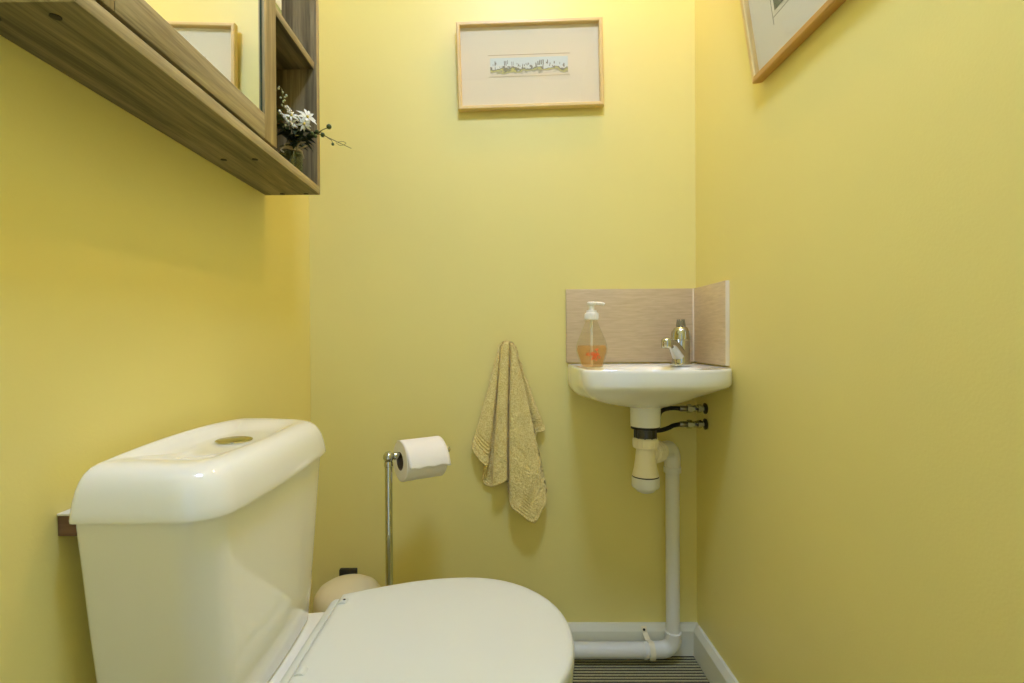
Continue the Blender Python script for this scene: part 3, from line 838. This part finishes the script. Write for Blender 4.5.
for i in range(NCOL):
    col = []
    A, B = tp[i], bt_[i]
    for j in range(NV+1):
        v = j/NV
        if v < .09:
            t = v/.09; s1 = math.sin(t*PI/2); c1 = 1-math.cos(t*PI/2)
            p = Vector((apex.x+(A.x-apex.x)*s1, apex.y+(A.y-apex.y)*c1, apex.z+(A.z-apex.z)*s1))
        else:
            t = (v-.09)/.91
            p = A.lerp(B, t)
            p.x += .9*math.sin(t*PI)*math.sin(i*.05)      # slight sway of the folds
        x, z = TXY(p.x, p.y); dd = p.z
        # woven bands: flat ribs without pile
        rib = 0.0
        if i <= 3.6*NU and .815 < v < .925: rib = math.sin((v-.815)/.11*2*PI*4); 
        w = ((p.x-536)*39 + (p.y-471)*19)/43.4
        inr = 13.4*NU < i < 19.6*NU and 0 < w < 8.5
        if inr: rib = math.sin(w/8.5*2*PI*5)
        tail = i > 20.2*NU and .84 < v < .93
        if tail: rib = math.sin((v-.84)/.09*2*PI*4)
        if rib != 0.0 or inr or tail: dd += -.0012+.0024*rib
        else:
            q = Vector((x*430, z*430, i*.31))
            dd += .0024*noise.noise(q) + .0018*noise.noise(q*2.3)
        x += .0010*noise.noise(Vector((x*160, z*160, 3.1+i*.2)))
        # low-frequency rumple
        dd += .0022*noise.noise(Vector((x*38, z*26, 7.7)))*min(1, v*2)
        # hem: thin rolled edge
        if v > .985: dd += .0012*math.sin((v-.985)/.015*PI)
        col.append(Vector((x, YB-.003-max(.001, dd), z)))
    grid.append(col)
g = G(); vs = [p for c in grid for p in c]; fs = []
n_ = NV+1
for i in range(NCOL-1):
    for j in range(NV):
        fs.append((i*n_+j, i*n_+j+1, (i+1)*n_+j+1, (i+1)*n_+j))
g.add(vs, fs)
tw_ = g.build('hand_towel', M['terry'], loc=(HX, YB, .40), sharp=180, fix=False)
sol = tw_.modifiers.new('thickness', 'SOLIDIFY'); sol.thickness = .0035; sol.offset = -1
tag(tw_, 'khaki terry hand towel hanging in folds from a peg on the back wall', 'towel')

# ------------------------------------------------------------------ toilet (cistern against the left wall, bowl facing right)
TC = .781
toi = thing('toilet', (-.15, TC, 0), 'white close coupled toilet with closed lid, its cistern against the left wall', 'toilet')
def rrect(x0, x1, yc, hw, rb, rf, z, bow=0.0, n=8):
    """plan ring: back corners radius rb (wall side), front corners radius rf, bowed front"""
    pts = []
    for (cxx, cyy, r_, a0) in ((x1-rf, yc+hw-rf, rf, 0), (x0+rb, yc+hw-rb, rb, PI/2), (x0+rb, yc-hw+rb, rb, PI), (x1-rf, yc-hw+rf, rf, 1.5*PI)):
        for k in range(n+1):
            a = a0+PI/2*k/n
            pts.append(Vector((cxx+r_*math.cos(a), cyy+r_*math.sin(a), z)))
    # extra points along the straight sides so they can bow and crown
    full = []
    for q in range(4):
        arc = pts[q*(n+1):(q+1)*(n+1)]; nxt = pts[((q+1) % 4)*(n+1)]
        full += arc + [arc[-1].lerp(nxt, k/12) for k in range(1, 12)]
    pts = full
    out = []
    for p in pts:
        t = (p.y-yc)/hw; w = sstep(x0, x1, p.x)
        out.append(Vector((p.x + bow*(1-t*t)*w, p.y, z)))
    return out
CB = -.492      # cistern back
# cistern body, tapering down
rings = []
for z, hw, xf, bow, rf in ((.352, .152, -.352, .006, .035), (.358, .156, -.347, .008, .038), (.42, .166, -.344, .009, .040), (.50, .178, -.341, .009, .042), (.58, .1885, -.338, .009, .043), (.638, .1965, -.336, .009, .043), (.652, .1965, -.336, .009, .043)):
    rings.append(rrect(CB, xf, .7760, hw, .010, rf, z, bow))
G().loft(rings).build('cistern', M['ceramic'], toi, sharp=50)
rings = []
LY0 = .7765
for z, ins, rf in ((.6455, .006, .046), (.6440, .002, .047), (.6440, .0, .048), (.6470, -.0005, .048), (.656, .0008, .048), (.668, .0030, .048), (.679, .0060, .047), (.688, .0100, .046), (.6955, .0155, .044), (.7005, .0225, .041), (.7030, .0310, .037), (.7035, .040, .032)):
    rings.append(rrect(CB-.004+ins*.45, -.3270-ins, LY0, .2015-ins*.9, max(.006, .010-ins*.1), rf, z, .010))
    for p in rings[-1]:      # the top is gently crowned along its length
        p.z += .0100*max(0, 1-((p.y-LY0)/.195)**2)*sstep(.664, .7035, z)*(1-sstep(-.45, -.37, p.x))
# shallow oval dish in the top
top = rings[-1]; ctr = Vector((-.412, LY0, 0))
for t_ in (.2, .4, .6, .8, 1.0):
    row = []
    for p in top:
        a = math.atan2((p.y-ctr.y)/.13, (p.x-ctr.x)/.055)
        e = Vector((ctr.x+.042*math.cos(a), ctr.y+.085*math.sin(a), .6962))
        q = p.lerp(e, t_); q.z = p.z+(.6962-p.z)*sstep(0, 1, t_); row.append(q)
    rings.append(row)
rings.append([Vector((ctr.x+(p.x-ctr.x)*.45, ctr.y+(p.y-ctr.y)*.45, .6960)) for p in rings[-1]])
G().loft(rings, True, True).build('cistern_lid', M['ceramic'], toi, sharp=60)
bxc, byc, bzc = -.410, .780, .6960
fb = G().lathe([(.0255, -.0006), (.0265, .0018), (.0258, .0034), (.0235, .0040), (.0228, .0030)], (bxc, byc, bzc), n=40, cap1=False).build('flush_button', M['chrome2'], toi)
g = G(); g.lathe([(0, .0026), (.0224, .0026), (.0224, .0038), (.0208, .0046), (0, .0048)], (bxc, byc, bzc), n=40)
g.build('button_cap', M['chrome2'], fb)
# bowl pan
XT, XBK = .107, -.285
XC_ = -.065
def egg(ins, z, xb=XBK, hb=.125, n=44, tip=XT):
    """closed outline: straight back, widening flanks, round nose; ins = inset"""
    up = []
    A = .187-ins; Lf = tip-XC_-ins; xb = xb+ins
    for k in range(15):                            # back corner to widest point
        s_ = 1-k/14
        x = XC_-(XC_-xb)*s_
        hwb = (hb-ins) + (A-(hb-ins))*math.cos(PI/2*s_)
        up.append((x, hwb))
    for k in range(1, n//2):
        a = PI/2*(1-k/(n//2))
        up.append((XC_+Lf*math.cos(a)**.96, A*math.sin(a)**.96))
    pts = [(x, h) for x, h in up] + [(XC_+Lf, 0)] + [(x, -h) for x, h in reversed(up)]
    for k in range(1, 10):
        pts.append((xb, -(hb-ins)+2*(hb-ins)*k/10))
    return [Vector((x, TC+h, z)) for x, h in pts]
# pan body = nose part lofted to the foot, shares outline points
def pan_ring(sc_x, sc_y, dx, z, ins=.012):
    base = egg(ins, z, xb=-.475, hb=.140)
    return [Vector((-.20+dx+(p.x+.20)*sc_x, TC+(p.y-TC)*sc_y, z)) for p in base]
rings = [pan_ring(.72, .60, -.02, .0005), pan_ring(.72, .60, -.02, .012), pan_ring(.69, .56, -.02, .05), pan_ring(.68, .54, -.015, .14), pan_ring(.76, .66, -.01, .22), pan_ring(.90, .86, 0, .29), pan_ring(.98, .97, 0, .33), pan_ring(1, 1, 0, .345), pan_ring(.995, .995, 0, .352), pan_ring(.96, .95, 0, .3525)]
G().loft(rings).build('bowl', M['ceramic'], toi, sharp=60)
def slab(rs): return G().loft(rs)
slab([egg(.010, .3535), egg(.004, .3540), egg(.002, .358), egg(.002, .368), egg(.005, .3725), egg(.012, .3735)]).build('seat', M['seatp'], toi, sharp=60)
# lid with a gentle crown
LT = .4015
rs = [egg(.006, .3750), egg(.001, .3755), egg(.0, .378), egg(.0, LT-.008), egg(.0015, LT-.0035), egg(.005, LT-.0010), egg(.011, LT)]
top = [Vector(p) for p in rs[-1]]
for s_, dz in ((.93, .0006), (.8, .0016), (.6, .0026), (.35, .0034), (.12, .0038)):
    rs.append([Vector((-.08+(p.x+.08)*s_, TC+(p.y-TC)*s_, LT+dz)) for p in top])
sl_ = slab(rs).build('seat_lid', M['seatp'], toi, sharp=60)
# hinge bar between the lid and the cistern, hinge caps at its two ends
g = G()
pr = [(-.306, .3530), (-.306, .3800), (-.303, .3870), (-.296, .3920), (-.2885, .3930), (-.2855, .3880), (-.2855, .3530)]
g.loft([[Vector((x, TC+s_, z)) for x, z in pr] for s_ in (-.118, .118)])
g.build('hinge_bar', M['seatp'], toi, sharp=40)
for s_ in (-1, 1):
    g = G(); g.lathe([(.0030, 0), (.0085, .001), (.0092, .003), (.0092, .015), (.0085, .017), (.003, .018)], (-.2730, TC+s_*.0925-.009, .3962), (0, 1, 0), n=20)
    hc = g.build('hinge_cap', M['seatp'], toi)
    if s_ > 0:
        g = G(); g.lathe([(.0024, 0), (.0026, .0004), (.0018, .0008)], (-.2715, TC+s_*.0925, .4050), (0, 0, 1), n=12)
        g.build('pin_hole', M['dark'], hc)

# wooden batten on the wall behind the cistern
bt = thing('wall_batten', (-.504, .79, .622), 'short brown wooden batten with white top on the left wall behind the cistern', 'batten')
G().box((XL+.0005, .588, .6250), (-.4935, .975, .6490), .0015).build('batten_body', M['batten'], bt, sharp=25)
G().box((XL+.0005, .587, .6491), (-.4935, .976, .6520), .0008).build('batten_top', M['battentop'], bt, sharp=25)

# ------------------------------------------------------------------ pedal bin
bx, by = -.371, 1.226
pb = thing('pedal_bin', (bx, by, 0), 'small white pedal bin with domed lid behind the toilet, against the back wall', 'bin')
G().lathe([(.070, .008), (.073, .012), (.0765, .205), (.0765, .212), (.07, .212)], (bx, by, 0), n=48).build('bin_body', M['binw'], pb)
G().lathe([(.068, 0), (.0775, .0005), (.0775, .012), (.072, .014)], (bx, by, 0), n=48).build('base_ring', M['blackp'], pb)
G().lathe([(.078, .211), (.0800, .213), (.0803, .224), (.078, .239), (.069, .2520), (.052, .2625), (.030, .2685), (0, .2705)], (bx, by, 0), n=48).build('lid', M['binw'], pb)
g = G().box((bx-.045, by+.070, .205), (bx-.001, by+.0835, .2640), .002)
g.build('lid_hinge', M['blackp'], pb)
g = G().box((bx-.018, by-.105, .004), (bx+.018, by-.070, .012), .003); g.build('pedal', M['blackp'], pb)

# ------------------------------------------------------------------ toilet roll stand
ax = Vector((.845, .535, 0)).normalized()
PX, PY, PZ = -.2575, 1.160, .586
stn = thing('toilet_roll_stand', (PX, PY, 0), 'slim free standing chrome pole holding the toilet roll, between toilet and back wall', 'toilet roll holder')
G().lathe([(.046, 0), (.047, .003), (.045, .012), (.03, .0145), (.012, .016), (.009, .022)], (PX, PY, 0), n=40).build('base', M['chrome'], stn)
G().lathe([(.0085, .02), (.0085, .563), (.0075, .565)], (PX, PY, 0), n=24).build('pole', M['chrome'], stn)
g = G(); g.ball((PX, PY, PZ-.003), .0125, 20); g.lathe([(.0075, .560), (.0098, .562), (.0098, .569), (.008, .573)], (PX, PY, 0), n=24)
g.build('finial', M['chrome'], stn)
Pv = Vector((PX, PY, PZ-.003))
g = G(); g.tube([Pv, Pv+ax*.148], .0058, 16); g.lathe([(.0058, .143), (.0085, .145), (.0088, .150), (.006, .154), (0, .155)], Pv, ax, n=20)
g.lathe([(.0085, .012), (.0092, .014), (.0085, .022), (.0058, .024)], Pv, ax, n=20)
g.build('arm', M['chrome'], stn)
# toilet roll hanging on the arm
rc = Pv + ax*.027 + Vector((0, 0, -.0135))
RL, RR = .100, .0465
tr_ = thing('toilet_roll', tuple(rc+ax*.05+Vector((0, 0, -RR))), 'white toilet roll on the arm of the chrome stand, its loose sheet hanging forward', 'toilet roll')
g = G(); g.lathe([(.0212, 0), (.030, -.0004), (RR-.002, 0), (RR, .002), (RR, RL-.002), (RR-.002, RL), (.0212, RL), (.0212, 0)], rc, ax, n=48, cap0=False, cap1=False)
g.build('paper_roll', M['paper'], tr_)
g = G(); g.lathe([(.0198, .0005), (.0212, .0005), (.0212, RL-.0005), (.0198, RL-.0005), (.0198, .0005)], rc, ax, n=32, cap0=False, cap1=False)
g.build('cardboard_core', M['card'], tr_)
# loose sheet: over the top, down the front, ending in a torn edge that stands off the roll
out_ = Vector((ax.y, -ax.x, 0))
rows = []
for k in range(26):
    t = k/25; a = R(115)-R(125)*t
    r_ = RR+.0010+.0085*max(0, (t-.50)/.50)**1.6
    rows.append((r_*math.cos(a), r_*math.sin(a)))
g = G(); rings = []
for i in range(15):
    h = -.0005+(RL+.001)*i/14; ring = []
    for k, (o1, z1) in enumerate(rows):
        e = (k/25)**6*.0022*math.sin(i*1.25+.6)
        ring.append(rc+ax*(h+.003*(k/25)**3) + out_*o1 + Vector((0, 0, z1+e)))
    rings.append(ring)
g.loft(rings, False, False, closed=False)
ls = g.build('loose_sheet', M['paper'], tr_, sharp=180, fix=False)
so = ls.modifiers.new('thickness', 'SOLIDIFY'); so.thickness = .0006

# ------------------------------------------------------------------ ceiling lamps, unseen above the frame; the opal one is added fill light
LX, LY = .06, .38
lamp = thing('fill_ceiling_light', (LX, LY, ZC), 'added unseen round opal ceiling light giving fill over the middle of the room', 'ceiling light')
G().lathe([(.145, 0), (.150, .004), (.150, .018), (.14, .02)], (LX, LY, ZC-.001), (0, 0, -1), n=40).build('fill_lamp_base', M['gloss'], lamp)
LAMP_E = 45.0
G().lathe([(.14, .019), (.142, .03), (.135, .055), (.10, .075), (.05, .085), (0, .087)], (LX, LY, ZC), (0, 0, -1), n=40).build('fill_lamp_shade', emit('fill_lamp_glow', (.76, 1.0, 1.75, 1), LAMP_E), lamp)
DXL, DYL = .33, 1.16
dl = thing('downlight', (DXL, DYL, ZC), 'small warm round ceiling spotlight near the back right corner', 'ceiling light')
G().lathe([(.040, .0), (.046, .001), (.046, .004), (.038, .010), (.030, .006)], (DXL, DYL, ZC-.0005), (0, 0, -1), n=32, cap0=False, cap1=False).build('trim_ring', M['chrome'], dl)
G().lathe([(0, .0015), (.031, .0015), (.031, .004), (.02, .012), (0, .014)], (DXL, DYL, ZC), (0, 0, -1), n=32).build('bulb', emit('warm_bulb', (1.0, .60, .26, 1), 480.0), dl)

# daylight outside the doorway
w = bpy.data.worlds.new('daylight'); scene.world = w; w.use_nodes = True
bg = w.node_tree.nodes['Background']
bg.inputs['Color'].default_value = (.80, 1.0, 1.2, 1); bg.inputs['Strength'].default_value = .66

# ------------------------------------------------------------------ camera
cam_d = bpy.data.cameras.new('camera'); cam = bpy.data.objects.new('camera', cam_d); COL.objects.link(cam)
cam_d.sensor_width = 36.0; cam_d.sensor_fit = 'HORIZONTAL'
cam_d.lens = 18.0
cam_d.clip_start = .02
YAW, ROLL, PITCH = .008, .0058, .0060
mat = Matrix.Rotation(YAW, 4, 'Z') @ Matrix.Rotation(PI/2-PITCH, 4, 'X') @ Matrix.Rotation(-ROLL, 4, 'Z')
cam.matrix_world = Matrix.Translation((0, 0, CAMZ)) @ mat
cam_d.shift_x = (512-497.0)/1024.0
cam_d.shift_y = -.0009
scene.camera = cam

# ------------------------------------------------------------------ view
scene.view_settings.view_transform = 'Standard'
scene.view_settings.look = 'None'
scene.view_settings.gamma = 1.0
scene.view_settings.use_curve_mapping = False
scene.view_settings.exposure = 0.15
scene.cycles.max_bounces = 16
scene.cycles.diffuse_bounces = 10
scene.cycles.glossy_bounces = 8
scene.cycles.transparent_max_bounces = 24
